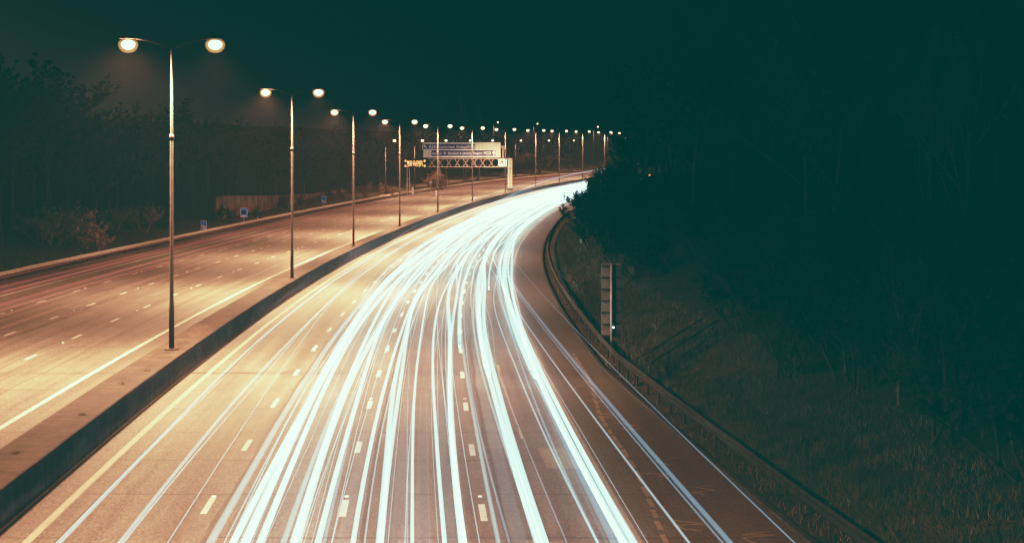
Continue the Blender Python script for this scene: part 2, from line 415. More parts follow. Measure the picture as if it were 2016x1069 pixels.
def make_head(parent, sx, H, power):
    # luminaire at the arm tip: hood over a glowing bowl, swollen to carry the lamp's glare
    cx = sx*1.84; H += .22
    mb = MB(); n=12
    for k in range(5):
        f = k/4; z = H+.16+.10*math.sin(f*1.45); a=.40*math.cos(f*1.35); b=.24*math.cos(f*1.35)
        mb.v += [(cx+a*math.cos(2*math.pi*j/n), b*math.sin(2*math.pi*j/n), z) for j in range(n)]
    for k in range(4):
        for j in range(n): mb.f.append((k*n+j,k*n+(j+1)%n,(k+1)*n+(j+1)%n,(k+1)*n+j)); mb.uv += [(0,0)]*4
    mb.f.append(tuple(4*n+j for j in range(n))); mb.uv += [(0,0)]*n
    h = mb.build('lamp_head', M['steel_dim'], parent, smooth=True)
    mb = MB(); mb.tube([(cx,0,H+.158),(cx,0,H+.12),(cx,0,H+.04),(cx,0,H-.08),(cx,0,H-.24),(cx,0,H-.38),(cx,0,H-.45)], [.22,.31,.40,.44,.40,.29,.11], 18)
    mb.build('glass', M['lamp_glass'], h, smooth=True)
    mb = MB(); mb.tube([(cx,0,H+.10),(cx,0,H+.05),(cx,0,H-.05),(cx,0,H-.16),(cx,0,H-.26),(cx,0,H-.30)], [.13,.23,.30,.28,.17,.06], 16); mb.build('bulb', M['lamp_bulb'], h, smooth=True)
    lamp_light('lamp_light', (cx,0,H-.05), parent, power, wide=sx<0)
def make_twin_lamp():
    r = empty('street_lamp', (0,0,0), 'x', 'street lamp', 'twin-arm lamps along the central barrier')
    H = 12.8
    mb = MB(); mb.tube([(0,0,-.02),(0,0,1.6),(0,0,2.2),(0,0,9.0),(0,0,9.05),(0,0,H)], [.115,.115,.088,.070,.060,.044], 12)
    p = mb.build('pole', M['pole'], r, smooth=True)
    mb = MB(); mb.tube([(0,0,8.92),(0,0,9.12)], .095, 12); mb.build('collar', M['pole'], p, smooth=True)
    mb = MB(); mb.box((0,0,.02),(.5,.5,.04)); mb.build('base_plate', M['steel_dim'], r)
    for s in (-1,1):
        mb = MB(); mb.tube([(0,0,H-.12),(s*.5,0,H+.16),(s*1.1,0,H+.32),(s*1.5,0,H+.37)], [.035,.032,.03,.03], 6)
        mb.build('arm', M['steel_dim'], r, smooth=True)
        make_head(r, s, H, LAMP_W)
    return r
LAMP_W = 105000
lamp_ds = [68.3,112,155,199,242,284,328,370,409,447,483,517,551]
lamp_xs = [338,575,696,787,862,930,995,1055,1101,1144,1187.5,1230.6]
proto = make_twin_lamp()
ordw = ['nearest and tallest-looking','second nearest','third','fourth','fifth','sixth','seventh','eighth','ninth','tenth','eleventh','twelfth','thirteenth']
near_th = ['nearest and tallest, on the barrier','second nearest, on the barrier','third along the barrier, between the second and fourth columns','its shaft passing just left of the amber message board','its shaft crossing the left end of the motorway direction sign','its shaft crossing the middle of the motorway direction sign','directly left of the gantry leg','first one to the right of the gantry leg','second one to the right of the gantry leg','third one right of the gantry leg, its foot hidden behind the reserve','its lower shaft hidden by the dark trees','only its top showing over the dark trees','farthest, hardly showing above the dark trees']
lamps = []
for i,d in enumerate(lamp_ds):
    o = proto if i==0 else copy_tree(proto)
    o.location = P(d,0,1.0); o.location.x = CX(d)+(max(-.3,min(.3,(lamp_xs[i]-1008)*d/F-CX(d))) if i<12 else 0); dx = (CX(d+2)-CX(d-2))/4; o.rotation_euler = (0,0,-math.atan(dx)*.5)
    tag(o, 'twin-arm street lamp, %s'%near_th[i]); lamps.append(o)
for d in (24.5,-19):
    o = copy_tree(proto); o.location = P(d,0,1.0)
    tag(o, 'twin-arm street lamp on the barrier beside the viewpoint', 'street lamp', group='lamps beside the viewpoint')
# single-arm lamps of the slip road
def make_single_lamp():
    r = empty('street_lamp', (0,0,0), 'x', 'street lamp', 'single-arm lamps along the slip road')
    H = 11.3
    mb = MB(); mb.tube([(0,0,0),(0,0,1.6),(0,0,2.0),(0,0,H)], [.12,.12,.09,.055], 10); mb.build('pole', M['pole'], r, smooth=True)
    mb = MB(); mb.tube([(0,0,H-.1),(.6,0,H+.2),(1.5,0,H+.37)], [.035,.03,.03], 6); mb.build('arm', M['steel_dim'], r, smooth=True)
    make_head(r, 1, H, LAMP_W*.55)
    return r
p2 = make_single_lamp()
sl = [(759,330),(816,372),(864,412),(913,452),(958,492),(1015,545),(1071,600),(1121,650)]
where = ['leftmost of its row, left of the fourth twin lamp','second of its row, above the amber message board','third of its row, above the left part of the direction sign','glowing right behind the middle of the direction sign','glowing just above the right end of the direction sign','first single-arm lamp right of the gantry leg','second single-arm lamp right of the gantry leg','last single-arm lamp, between the ninth and tenth twin lamps']
for i,(x,d) in enumerate(sl):
    o = p2 if i==0 else copy_tree(p2)
    z = CAMZ + 54*d/F - 11.45
    o.location = ((x-1008)*d/F, d, z); tag(o, 'single-arm street lamp, '+where[i])
# distant lights on the hillside
for i,(x,y,d) in enumerate([(980,241,700),(1058,244,760),(1177,250,680),(1204,262,720),(1243,261,760)]):
    o = copy_tree(p2); k = 1.0; z = CAMZ+(331-y)*d/F-11.45
    o.location = ((x-1008)*d/F-1.8, d, z)
    tag(o, 'distant street lamp, tiny point of light '+['high above the direction sign','high above the eighth twin lamp','above the dark trees right of the bend','low over the dark trees, far right','at the very right end of the lights'][i], group='distant lamps on the hill')

# ------------------------------------------------------------------ light trails
def trail(name, u, h, r, m, label, d0=11, d1=470, amp=.18, per=90, group=None, cat='light trail', flat=1.0, drift=0.0, soft=0, grow=.3):
    p1,p2_ = random.uniform(0,6.28),random.uniform(0,6.28)
    pts=[]; rr=[]; fd=[]; d=d0
    while d <= d1:
        w = amp*math.sin(d/per*6.28+p1)*min(1,(d/110)) + amp*.35*math.sin(d/per*15+p2_)*min(1,(d/110))
        pts.append(P(d, u+w+drift*max(0,(d-60))/300, h)); g=1+grow*min(1,max(0,(d-55)/110)); rr.append((r*g,r*g*flat)); fd.append(min(1,(d-d0)/soft) if soft else 1.0); d += 3 if d < 90 else 5
    rr[0] = (r*.55,r*.55*flat)
    mb = MB(); mb.tube(pts, rr, 8, fade=fd)
    o = mb.build(name, m, smooth=True)
    return tag(o, label, cat, group)
BL = (.50,.78,1.0); WH=(.80,.93,1.0)
T = {
 'bright': glow_mat('headlight_streak_bright', (.80,.92,1.0), 3.4, .6, .4),
 'mid':    glow_mat('headlight_streak', (.72,.86,1.0), 1.8, .9, 1.0),
 'soft':   glow_mat('headlight_streak_soft', (.52,.72,.95), .4, 1.1, .8),
 'blue':   glow_mat('marker_streak_blue', (.42,.70,.95), .85, .6, .8),
 'thin':   glow_mat('thin_streak', (.72,.86,1.0), 1.4, .6, .6),
 'orange': glow_mat('amber_streak', (1.0,.42,.14), .8, .8, .01),
 'red':    glow_mat('tail_light_streak', (1.0,.17,.15), .62, .9, .01),
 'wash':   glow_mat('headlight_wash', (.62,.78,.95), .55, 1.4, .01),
}
def U_at(x, h=.65, y=1069.0):
    k = (y-331.0)/(CAMZ-h); d = F/k; return (x-1008)/k - CX(d)
GH = 'white headlight trails in the near carriageway'
# x at the lower edge of the picture, half width in px there, kind, height
TR = [(113,4.5,'mid',.62),(238,4.5,'mid',.62),(247,2,'soft',.62),
 (408,8,'mid',.65),(444,1.6,'thin',.6),(449,1.4,'thin',.7),(454,1.6,'thin',.62),(464,7,'bright',.68),(474,9,'bright',.62),(484,5,'bright',.72),
 (508,5,'mid',.9),(516,7,'bright',.62),(559,6,'mid',.65),(566,3,'soft',.72),(574,6,'bright',.62),(590,8,'bright',.7),
 (616,1.6,'thin',.75),(627,6,'bright',.66),(633,4,'blue',.6),(650,1.2,'thin',.8),(654,1.2,'thin',.7),
 (704,5,'bright',.64),(715,3,'soft',.6),(726,2,'thin',.62),(737,7,'bright',.66),(745,6,'bright',.6),(752,4,'soft',.7),
 (804,3.5,'bright',.64),(790,2,'soft',.5),
 (868,4,'soft',.66),(876,4.5,'bright',.64),(908,8,'bright',.66),(916,5,'bright',.6),(905,1.2,'thin',1.0),
 (948,1.2,'thin',.9),(972,5,'mid',.64),(1005,2.4,'blue',.9),
 (1054,4,'mid',.64),(1062,1.4,'thin',.6),(1069,8,'bright',.66),(1080,8,'bright',.62),
 (1176,2.5,'thin',.66),(1186,3,'blue',.6),(1195,4,'soft',.7),(1206,8,'blue',.62),
 (1226,8,'bright',.66),(1236,5,'bright',.60),(1253,6,'bright',.66),(1261,3,'mid',.62),
]
TR.sort()
lane_name = lambda u: 'outer' if u<5.2 else 'second' if u<8.7 else 'third' if u<12.25 else 'inside'
kind_name = {'bright':'broad dazzling white','mid':'soft-edged white','soft':'faint bluish','blue':'pale blue','thin':'hair-thin white'}
def nth(i):
    return 'leftmost' if i==0 else '%d%s from the left' % (i+1, {1:'st',2:'nd',3:'rd'}.get((i+1)%10 if (i+1)%100 not in (11,12,13) else 0,'th'))
for i,(x,wpx,kd,h) in enumerate(TR):
    u = U_at(x,h); r = wpx/91.0*1.08
    trail('headlight_trail', u, h, r, T[kd], '%s headlight trail, %s lane, %s at lower edge'%(kind_name[kd], lane_name(u), nth(i)),
          amp=.10 if u<5.2 else .26, per=random.uniform(110,220), group=GH, drift=random.uniform(-.5,.5) if u>5.2 else .15)
# hair-thin streaks that fringe the broad trails
for i,(x,wpx,kd,h) in enumerate(TR):
    if kd in ('bright','mid'):
        for q in range(2 if kd=='bright' else 1):
            u = U_at(x+random.choice((-1,1))*(wpx+random.uniform(2,7)),h); r=random.uniform(.006,.016)
            trail('headlight_trail', u, h+random.uniform(-.1,.2), r, T['thin'], 'hair-thin white streak fringing a broad headlight trail', amp=.22, per=random.uniform(90,200), group='hair-thin streaks beside the broad trails', drift=random.uniform(-.6,.6), d0=random.choice([11,11,11,60,75]), soft=20)
# more vehicles that are only told apart round the bend
GF='streaks merging on the bend'
k=0
for u0 in (5.9,6.6,7.3,7.9,8.5,9.3,9.9,10.6,11.1,11.9,13.1,13.7,14.3):
    for q in range(3):
        u = u0+random.uniform(-.3,.3); d0 = random.choice([95,120,140,165,190,210])+random.uniform(-8,8)
        trail('headlight_trail', u, random.uniform(.55,.95), random.uniform(.025,.06), T[random.choice(['mid','bright','soft'])],
              'short headlight trail in the %s lane that only shows far round the bend'%lane_name(u), d0=d0, amp=.4, per=random.uniform(90,200), group=GF, soft=35)
for (x,w,lab) in [(782,.22,'second and third lanes, left of the thin white trail'),(834,.20,'third lane, right of the thin white trail'),(888,.16,'third lane between two bright trails'),(672,.16,'second lane'),(1020,.2,'third lane, right of the worn dash')]:  # flat glowing ribbons added for the headlight haze over the lanes
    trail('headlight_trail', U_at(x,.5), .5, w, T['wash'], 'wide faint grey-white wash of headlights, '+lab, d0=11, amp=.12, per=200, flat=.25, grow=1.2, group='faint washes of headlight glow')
# trails that stop within the picture
for (x,y,r,lab) in [(1056,742,.16,'broad white headlight trail ending abruptly at a rounded tip in the inside lane'),
                  (964,739,.14,'broad white headlight trail ending abruptly at a rounded tip in the third lane'),
                  (906,684,.09,'short white headlight trail starting at a rounded tip beside the lane dashes'),(962,571,.05,'thin blue-white trail stopping short in the middle of the bend')]:
    k=(y-331.0)/(CAMZ-.65); d=F/k; u=(x-1008)/k-CX(d)
    trail('headlight_trail', u, .65, r, T['bright'], lab, d0=d, amp=0.05, per=300, group='trails that end inside the picture')
# high lorry marker lights
for (u,h,r,kd,lab) in [(U_at(1357,4.72),4.72,.015,'thin','thin white marker-light trail crossing the hard shoulder, left of the blue pair'),
                    (U_at(1438,4.8),4.8,.03,'blue','broad pale blue marker-light trail crossing the hard shoulder'),
                    (U_at(1424,4.8),4.8,.012,'blue','narrow pale blue marker-light trail hugging the left of the broad blue one'),
                    (U_at(1566,4.9),4.9,.009,'blue','faintest bluish marker-light trail, nearest to the right-hand guard rail'),
                    (11.2,3.6,.014,'thin','thin white marker-light trail running between the third and inside lanes'),
                    (10.4,4.2,.010,'blue','thin blue marker-light trail crossing over the third lane dashes'),
                    (8.4,3.9,.010,'blue','thin blue marker-light trail floating over the second lane'),
                    (13.0,2.6,.013,'blue','thin blue marker-light trail low over the inside lane'),
                    (7.0,3.4,.010,'thin','thin white marker-light trail over the second lane near the outer lane')]:
    trail('marker_light_trail', u, h, r, T[kd], lab, d0=5, amp=.03, per=150, group='lorry marker light trails')
for (x,r,lab) in [(842,.008,'hair-thin amber trail left of the bright third lane trails'),(925,.008,'hair-thin amber trail right of the bright third lane trails'),(985,.008,'hair-thin amber trail beside the worn lane dash'),(1050,.010,'hair-thin amber trail along the left rim of the broad white one'),(700,.008,'hair-thin amber trail right of the second row of lane dashes')]:
    trail('amber_trail', U_at(x,.5), .5, r, T['orange'], lab, d0=11, d1=200, amp=.1, group='amber trails')
trail('amber_trail', U_at(1040,.65,900)+.0, .65, .045, T['orange'], 'short thick amber indicator trail among the white ones in the third lane', d0=48, d1=66, amp=.02, group='amber trails')
# red tail lights of the far carriageway
for i,(u,h,r) in enumerate([(-21.0,.8,.18),(-18.1,.8,.26),(-16.6,.85,.30),(-17.2,.8,.12),(-14.3,.8,.28),(-13.0,.8,.24),(-13.6,1.0,.08),(-12.2,.8,.10),(-10.4,.8,.07),(-9.0,.8,.07)]):
    trail('tail_light_trail', u, h, r, T['red'], 'faint red tail-light trail, %s across the far carriageway from the left verge'%['first','third','fourth','second close','fifth','seventh','sixth','eighth','ninth','tenth'][i], d0=60, d1=560, amp=.2, per=170, flat=.4, grow=0, group='red tail light trails')

# ------------------------------------------------------------------ guard rails
def rail(label, uf, d0, d1, sgn, m, hh, postm):
    r = empty('guard_rail', P((d0+d1)/2,uf((d0+d1)/2)), label, 'guard rail')
    w = [(-.00,.0),(.05,.05),(.05,.11),(.0,.15),(.05,.20),(.05,.26),(.0,.31),(-.02,.31),(.03,.26),(.03,.20),(-.02,.155),(.03,.11),(.03,.05),(-.02,.0)]
    mb=MB(); n=int((d1-d0)/2.4); rows=[]
    for i in range(n+1):
        d=lerp(d0,d1,i/n); rows.append(len(mb.v)); j=random.uniform(-.012,.012)
        for (a,b) in w: mb.v.append(P(d,uf(d)-sgn*a,hh-.31+b+j))
    q=len(w)
    for i in range(n):
        for j in range(q):
            mb.f.append((rows[i]+j,rows[i]+(j+1)%q,rows[i+1]+(j+1)%q,rows[i+1]+j)); mb.uv += [(0,0)]*4
    attach(mb.build('beam', m), r)
    rest=MB(); pb=MB(); pb.box((0,0,-.2),(.06,.11,1.0)); pb.box((-sgn*.05,0,.18),(.1,.1,.14)); pm=None
    for i in range(n):
        d=lerp(d0,d1,(i+.5)/n); x,y,z=P(d,uf(d)+sgn*.12,hh-.32)
        if i<98:
            if pm is None: o=pb.build('post', postm, None); pm=o.data
            else: o=bpy.data.objects.new('post',pm); COL.objects.link(o)
            o.location=(x,y,z); attach(o,r)
        else:
            rest.box((x,y,z-.2),(.06,.11,1.0))
    if rest.v: attach(rest.build('post', postm),r)['kind']='stuff'
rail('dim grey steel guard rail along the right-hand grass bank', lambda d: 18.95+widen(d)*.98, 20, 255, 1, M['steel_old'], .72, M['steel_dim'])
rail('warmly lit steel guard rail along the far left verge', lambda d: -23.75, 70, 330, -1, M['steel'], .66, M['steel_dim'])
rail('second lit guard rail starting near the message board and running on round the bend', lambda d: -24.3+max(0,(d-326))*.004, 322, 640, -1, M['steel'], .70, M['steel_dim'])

# ------------------------------------------------------------------ text helper
def text_mesh(s, name, m, parent, x0, x1, zc, height, y):
    c = bpy.data.curves.new('t','FONT'); c.body = s; c.size = 1; c.align_x='LEFT'; c.offset = .012
    o = bpy.data.objects.new('t', c); COL.objects.link(o)
    dg = bpy.context.evaluated_depsgraph_get(); me = bpy.data.meshes.new_from_object(o.evaluated_get(dg))
    bpy.data.objects.remove(o)
    xs=[v.co.x for v in me.vertices]; ys=[v.co.y for v in me.vertices]; a,b=min(xs),max(xs)
    sc = height/.72
    for v in me.vertices:
        X=(v.co.x-a)/(b-a)*(x1-x0)+x0; Z=zc-height/2+v.co.y*sc; v.co=(X,y,Z)
    me.materials.clear(); me.materials.append(m); me.name=name
    q=bpy.data.objects.new(name,me); COL.objects.link(q); q.parent=parent; return q
def rrect(w, h, r, cx=0, cz=0, n=5):
    pts=[]
    for (sx,sz,a0) in ((1,1,0),(-1,1,90),(-1,-1,180),(1,-1,270)):
        for k in range(n+1):
            a=math.radians(a0+90*k/n); pts.append((cx+sx*(w/2-r)+r*math.cos(a), cz+sz*(h/2-r)+r*math.sin(a)))
    return pts
def plate(name, m, parent, pts, y0, y1):
    mb=MB(); n=len(pts)
    mb.face([(x,y0,z) for x,z in pts]); mb.face([(x,y1,z) for x,z in reversed(pts)])
    for i in range(n):
        a,b=pts[i],pts[(i+1)%n]; mb.quad((a[0],y0,a[1]),(a[0],y1,a[1]),(b[0],y1,b[1]),(b[0],y0,b[1]))
    return mb.build(name, m, parent)

# ------------------------------------------------------------------ gantry
GD=345.0; gp=F/GD
gx=lambda x:(x-1008)/gp; gz=lambda y: CAMZ-(y-331)/gp
G = empty('sign_gantry', (gx(1004),GD,CZ(GD)), 'cantilevered steel lattice gantry over the far carriageway with pale twin legs', 'gantry')
def gl(o): return attach(o,G)
zb=CZ(GD)+.9
for xx in (1001.6,1006.6):
    mb=MB(); mb.box((gx(xx),GD+(xx-1004)*.12,(zb+gz(312))/2),(.42,.42,gz(312)-zb)); gl(mb.build('leg',M['cream'],bevel=.03))
mb=MB(); mb.box((gx(1004),GD,zb+.25),(1.3,1.2,.5)); gl(mb.build('foot',M['concrete'],bevel=.03))
zt,zbm=gz(313),gz(329)
for yy in (-.55,.55):
    for zz,hh in ((zt,.22),(zbm,.20)):
        mb=MB(); mb.bar((gx(842),GD+yy,zz),(gx(1006.5),GD+yy,zz),.16,hh); gl(mb.build('chord',M['cream']))
N=9; mb=MB()
for i in range(N):
    a=lerp(842,992,i/N); b=lerp(842,992,(i+1)/N); 
    for yy in (-.55,.55):
        mb.bar((gx(a+3),GD+yy,zt),(gx(b-3),GD+yy,zbm),.10); mb.bar((gx(a+3),GD+yy,zbm),(gx(b-3),GD+yy,zt),.10)
    mb.bar((gx(a),GD-.55,zt),(gx(a),GD+.55,zt),.09); mb.bar((gx(a),GD-.55,zbm),(gx(a),GD+.55,zbm),.09)
gl(mb.build('lattice',M['steel']))
mb=MB(); mb.box((gx(1003),GD,(zt+zbm)/2),(.5,.9,zt-zbm)); gl(mb.build('end_frame',M['cream'],bevel=.03))
mb=MB(); mb.bar((gx(990.3),GD-.2,zt),(gx(990.3),GD-.2,gz(288)),.30); gl(mb.build('mast',M['cream']))
mb=MB(); mb.box((gx(989.5),GD-.3,gz(289.5)),(.7,.5,.45)); gl(mb.build('mast_camera',M['cream'],bevel=.04))
for x in (846,905,968):
    mb=MB(); mb.bar((gx(x),GD-.35,gz(311)),(gx(x),GD-.35,gz(313.5)),.35,.3); gl(mb.build('bracket',M['steel_dim']))
# direction board, carried by the gantry (a thing of its own)
B = empty('direction_sign', (0,GD-.7,0), 'wide cream board on the gantry with two blue motorway direction panels', 'road sign')
def bl(o): o.parent=B; return o
bl(plate('board', M['board'], B, [(gx(834),gz(310.5)),(gx(985.5),gz(310.5)),(gx(985.5),gz(281)),(gx(834),gz(281))], -.04,.06))
mb=MB()
for xx in np.arange(838,985,7.0): mb.box((gx(xx),-.047,gz(295.8)),(.03,.012,gz(281.5)-gz(310)))
mb.build('board_seams', M['steel'], B)
def panel(x0,x1,y0,y1,label):
    p_=plate('panel_border', M['white'], B, rrect(gx(x1)-gx(x0),gz(y0)-gz(y1),.18,(gx(x0)+gx(x1))/2,(gz(y0)+gz(y1))/2), -.09,-.055)
    q_=plate('blue_panel', M['blue'], p_, rrect(gx(x1)-gx(x0)-.22,gz(y0)-gz(y1)-.22,.12,(gx(x0)+gx(x1))/2,(gz(y0)+gz(y1))/2), -.11,-.088)
    return p_
pa=panel(832,937.5,283,295.2,''); pb_=panel(848.5,977,295.2,308.8,'')
ty=-.118
# arrow pointing up-left
def arrow(parent,pts,y=ty): plate('arrow',M['white'],parent,pts,y,y+.006)
def rotp(pts,ang,cx,cz): 
    c,s=math.cos(ang),math.sin(ang); return [(cx+x*c-z*s,cz+x*s+z*c) for x,z in pts]
A=[(-.09,-.5),(.09,-.5),(.09,.05),(.3,.05),(0,.5),(-.3,.05),(-.09,.05)]
A2=[(-.13,-.52),(.13,-.52),(.13,.0),(.36,-.12),(.36,.12),(0,.56),(-.36,.12),(-.36,-.12),(-.13,.0)]
arrow(pa, rotp(A,math.radians(48),gx(837.3),gz(289)))
for s_,x0,x1,y,h in [('A243',844.5,861.5,289.2,.60),('Leatherhead',865,895,289.4,.44),('Dorking',899,917,289.4,.44),('(A24)',918.5,935.5,289,.5)]:
    text_mesh(s_,'lettering',M['white'],pa,gx(x0),gx(x1),gz(y),h,ty)
for s_,x0,x1,y,h in [('Gatwick',851,870,302.2,.46),('Dartford',882.5,902.5,302.2,.46),('&',905.5,909,302.2,.42),('(M20)',911,928,302.2,.46),('Reigate',932,950,301.8,.5),('M25',952.5,966.5,301.6,.66)]:
    text_mesh(s_,'lettering',M['white'],pb_,gx(x0),gx(x1),gz(y),h,ty)
arrow(pb_, [(gx(972.3)+x,gz(301.8)+z) for x,z in A2])
plane=[(-.35,-.02),(-.06,.06),(-.05,.25),(0,.32),(.05,.25),(.06,.06),(.35,-.02),(.35,-.08),(.05,-.04),(.04,-.2),(.12,-.27),(.12,-.31),(0,-.28),(-.12,-.31),(-.12,-.27),(-.04,-.2),(-.05,-.04),(-.35,-.08)]
plate('aeroplane_symbol',M['white'],pb_,[(gx(875.8)+x,gz(302)+z) for x,z in plane],ty,ty+.006)
# speed camera sign
C_ = empty('camera_sign', (gx(989.7),GD-1.0,gz(320.7)), 'square white speed camera warning sign at the right end of the gantry', 'road sign')
plate('board', M['white'], C_, rrect(1.75,1.5,.12), 0,.05)
q=plate('camera_symbol', M['black'], C_, rrect(.78,.82,.05,-.28,0), -.012,.0-.001)
plate('camera_lens', M['white'], q, [(-.25+.22*math.cos(a*.5236),-.14+.22*math.sin(a*.5236)) for a in range(12)], -.02,-.013)
plate('lens_centre', M['black'], q, [(-.25+.10*math.cos(a*.5236),-.14+.10*math.sin(a*.5236)) for a in range(12)], -.026,-.021)
plate('camera_window', M['white'], q, rrect(.22,.14,.02,-.47,.24), -.02,-.013)
plate('dot', M['black'], C_, [(.42+.07*math.cos(a*.785),.1+.07*math.sin(a*.785)) for a in range(8)], -.012,-.001)
# ------------------------------------------------------------------ amber message sign
V = empty('message_sign', (gx(815.5),GD+3,CZ(GD)+.1), 'black variable message sign with glowing amber letters and four corner lanterns, on twin posts', 'message sign')
vz=lambda y: gz(y)-(CZ(GD)+.1)
plate('display', M['black'], V, rrect(4.75,1.95,.1,0,vz(322)), .02,.25)
d_=text_mesh('M25 CLOSED','lettering',M['amber_led'],V,-1.68,1.62,vz(319.6),.62,0.0)
d_=text_mesh('J10 TO J11','lettering',M['amber_led'],V,-1.66,1.60,vz(324.7),.58,0.0)
for sx in (-2.06,2.06):
    for yy in (317,326.8):
        mb=MB(); mb.tube([(sx,.02,vz(yy)),(sx,-.10,vz(yy)),(sx,-.2,vz(yy))],[.22,.22,.12],14); mb.build('lantern',M['amber_led'],V,smooth=True)
for x in (799.5,804.5):
    mb=MB(); mb.bar((gx(x)-gx(815.5),.3,-.8),(gx(x)-gx(815.5),.3,vz(327)),.16); mb.build('post',M['steel'],V)
mb=MB(); mb.bar((gx(799.5)-gx(815.5),.3,vz(352.5)),(gx(804.5)-gx(815.5),.3,vz(352.5)),.16); mb.build('crossbar',M['steel'],V)
cb=MB(); cb.box((gx(812.5),GD,CZ(GD)+.9),(.42,.4,1.6)); tag(cb.build('roadside_cabinet',M['steel'],loc=(gx(812.5),GD,CZ(GD)),bevel=.03),'grey metal cabinet standing at the foot of the message sign','cabinet')
# CCTV on the seventh lamp
tt=empty('traffic_camera', P(328,0,1+10.6), 'small traffic camera clamped to the lamp column beside the gantry', 'camera')
mb=MB(); mb.box((-.12,-.2,.0),(.34,.34,.42)); mb.build('housing',M['cream'],tt,bevel=.04)
mb=MB(); mb.box((0,-.02,-.1),(.26,.16,.08)); mb.build('bracket',M['steel_dim'],tt)
# marker post and small blue sign by the verge
def ground_z(d,u): return CZ(d)+prof(u,d)
for (x,d,hh,w,lab) in [(859,335,1.4,.28,'pale upright marker post behind the rail, right of the message sign'),(507.5,235,.75,.12,'small white marker post behind the rail right of the square blue sign')]:
    X=(x-1008)*d/F; u=X-CX(d); z=ground_z(d,u)
    r=empty('marker_post',(X,d,z),lab,'marker post'); mb=MB(); mb.box((0,0,hh/2),(w,.12,hh)); mb.build('post',M['cream'],r,bevel=.02)
    mb=MB(); mb.box((0,-.065,hh-.15),(w*.6,.012,.14)); mb.build('reflector',M['white'],r)
def small_sign(x, d, w, h, ybot, lab, kind, rnd=.1):
    X=(x-1008)*d/F; u=X-CX(d); z=ground_z(d,u); zc=CAMZ-(ybot-331)*d/F+h/2-z
    r=empty('countdown_sign' if kind in('two','one') else 'information_sign',(X,d,z),lab,'road sign')
    mb=MB(); mb.bar((0,.06,-.2),(0,.06,zc+h/2-.1),.08); mb.build('post',M['steel'],r)
    plate('border',M['white'],r,rrect(w,h,rnd,0,zc),-.01,.015); plate('face',M['blue_bright'],r,rrect(w-.08,h-.08,rnd*.7,0,zc),-.022,-.011)
    def stripe(z0): plate('stripe',M['white'],r,[(-w*.36,z0+.13),(-w*.36,z0),(w*.36,z0-.20),(w*.36,z0-.07)],-.030,-.023)
    if kind=='two': stripe(zc-.02); stripe(zc-.32)
    if kind=='one': stripe(zc-.25)
    if kind=='info':
        plate('pictogram',M['black'],r,rrect(w*.62,h*.42,.03,0,zc+.06),-.030,-.023)
        for k in range(2): plate('text_bar',M['white'],r,rrect(w*.62,.06,.01,0,zc-.36-.12*k),-.030,-.023)
    return r
small_sign(400.7,203,.78,1.32,455,'blue countdown sign with two white diagonal bars behind the left rail','two')
small_sign(480,222,.96,1.27,428,'square blue information sign behind the left rail, between the two countdown signs','info')
small_sign(637.5,280,.78,1.22,400,'blue countdown sign with one white diagonal bar, farther along the left rail','one')
small_sign(848.3,352,.42,.30,360.5,'tiny blue sign on a thin post beyond the message sign','plain',.04)

# ------------------------------------------------------------------ sign seen from behind, right bank
d=75.5; X=(1204-1008)*d/F; u=X-CX(d); z=ground_z(d,u)
R_=empty('rear_facing_sign',(X,d,z),'tall narrow road sign seen from behind, grey ribbed back, behind the right rail','road sign', rz=.05)
top=CAMZ-(519-331)*d/F-z; bot=CAMZ-(664-331)*d/F-z
plate('panel',M['alu'],R_,rrect(.95,top-bot,.09,0,(top+bot)/2),.10,.13)
for k in range(7):
    mb=MB(); zz=lerp(top-.12,bot+.06,k/6); mb.box((0,.075,zz),(.94,.05,.05)); mb.build('rib',M['steel_dim'],R_)
plate('channel_shadow',M['black'],R_,[(.05,bot+.05),(.21,bot+.05),(.21,top-.06),(.05,top-.06)],.088,.096)  # black strip laid for the shadow in the recess beside the post
mb=MB(); mb.tube([(.0,.0,-.3),(.0,.0,top-.05)],.055,10); mb.build('post',M['steel'],R_,smooth=True)
for k in (1,4):
    mb=MB(); mb.box((0,.03,lerp(top,bot,k/6)+.05),(.16,.06,.06)); mb.build('clamp',M['steel'],R_)
mb=MB(); mb.tube([(.08,-.07,bot+.47),(.08,-.13,bot+.47)],[.05,.035],10); mb.build('reflector',M['glint'],R_)  # self-glowing disc painted in for a white glint of light

# ------------------------------------------------------------------ steps with handrail, right bank
u0=19.75; st=empty('bank_steps',P(64.5,u0,0),'narrow concrete steps with a tubular handrail climbing the right grass bank','steps')
def sp(t,side,h=0): # t metres up the slope
    d=64.5+t*.55+side*.8; u=u0+t*.85-side*.55
    return (CX(64.5)+u, d, max(ground_z(64.5,u0+t*.85),CZ(64.5)-.05)+h)
for k in range(8):
    t=.2+k*.42; a=sp(t,0,.02); b=sp(t+.36,1,.02)
    mb=MB(); mb.box(((a[0]+b[0])/2,(a[1]+b[1])/2,a[2]-.02),(.42,1.0,.22),Matrix.Rotation(-.57,3,'Z')); attach(mb.build('tread',M['concrete']),st)
for side in (0,1):
    pts=[sp(t,side,1.0) for t in (0,1,2,3,3.5)]
    h=MB(); h.tube(pts,.028,6); attach(h.build('handrail',M['steel_dim'],smooth=True),st)
    h=MB(); h.tube([(p[0],p[1],p[2]-.5) for p in pts],.022,6); attach(h.build('mid_rail',M['steel_dim'],smooth=True),st)
    for t in (0,1.7,3.4):
        a=sp(t,side,-.2); b=sp(t,side,1.0); h=MB(); h.tube([a,b],.03,6); attach(h.build('rail_post',M['steel_dim'],smooth=True),st)
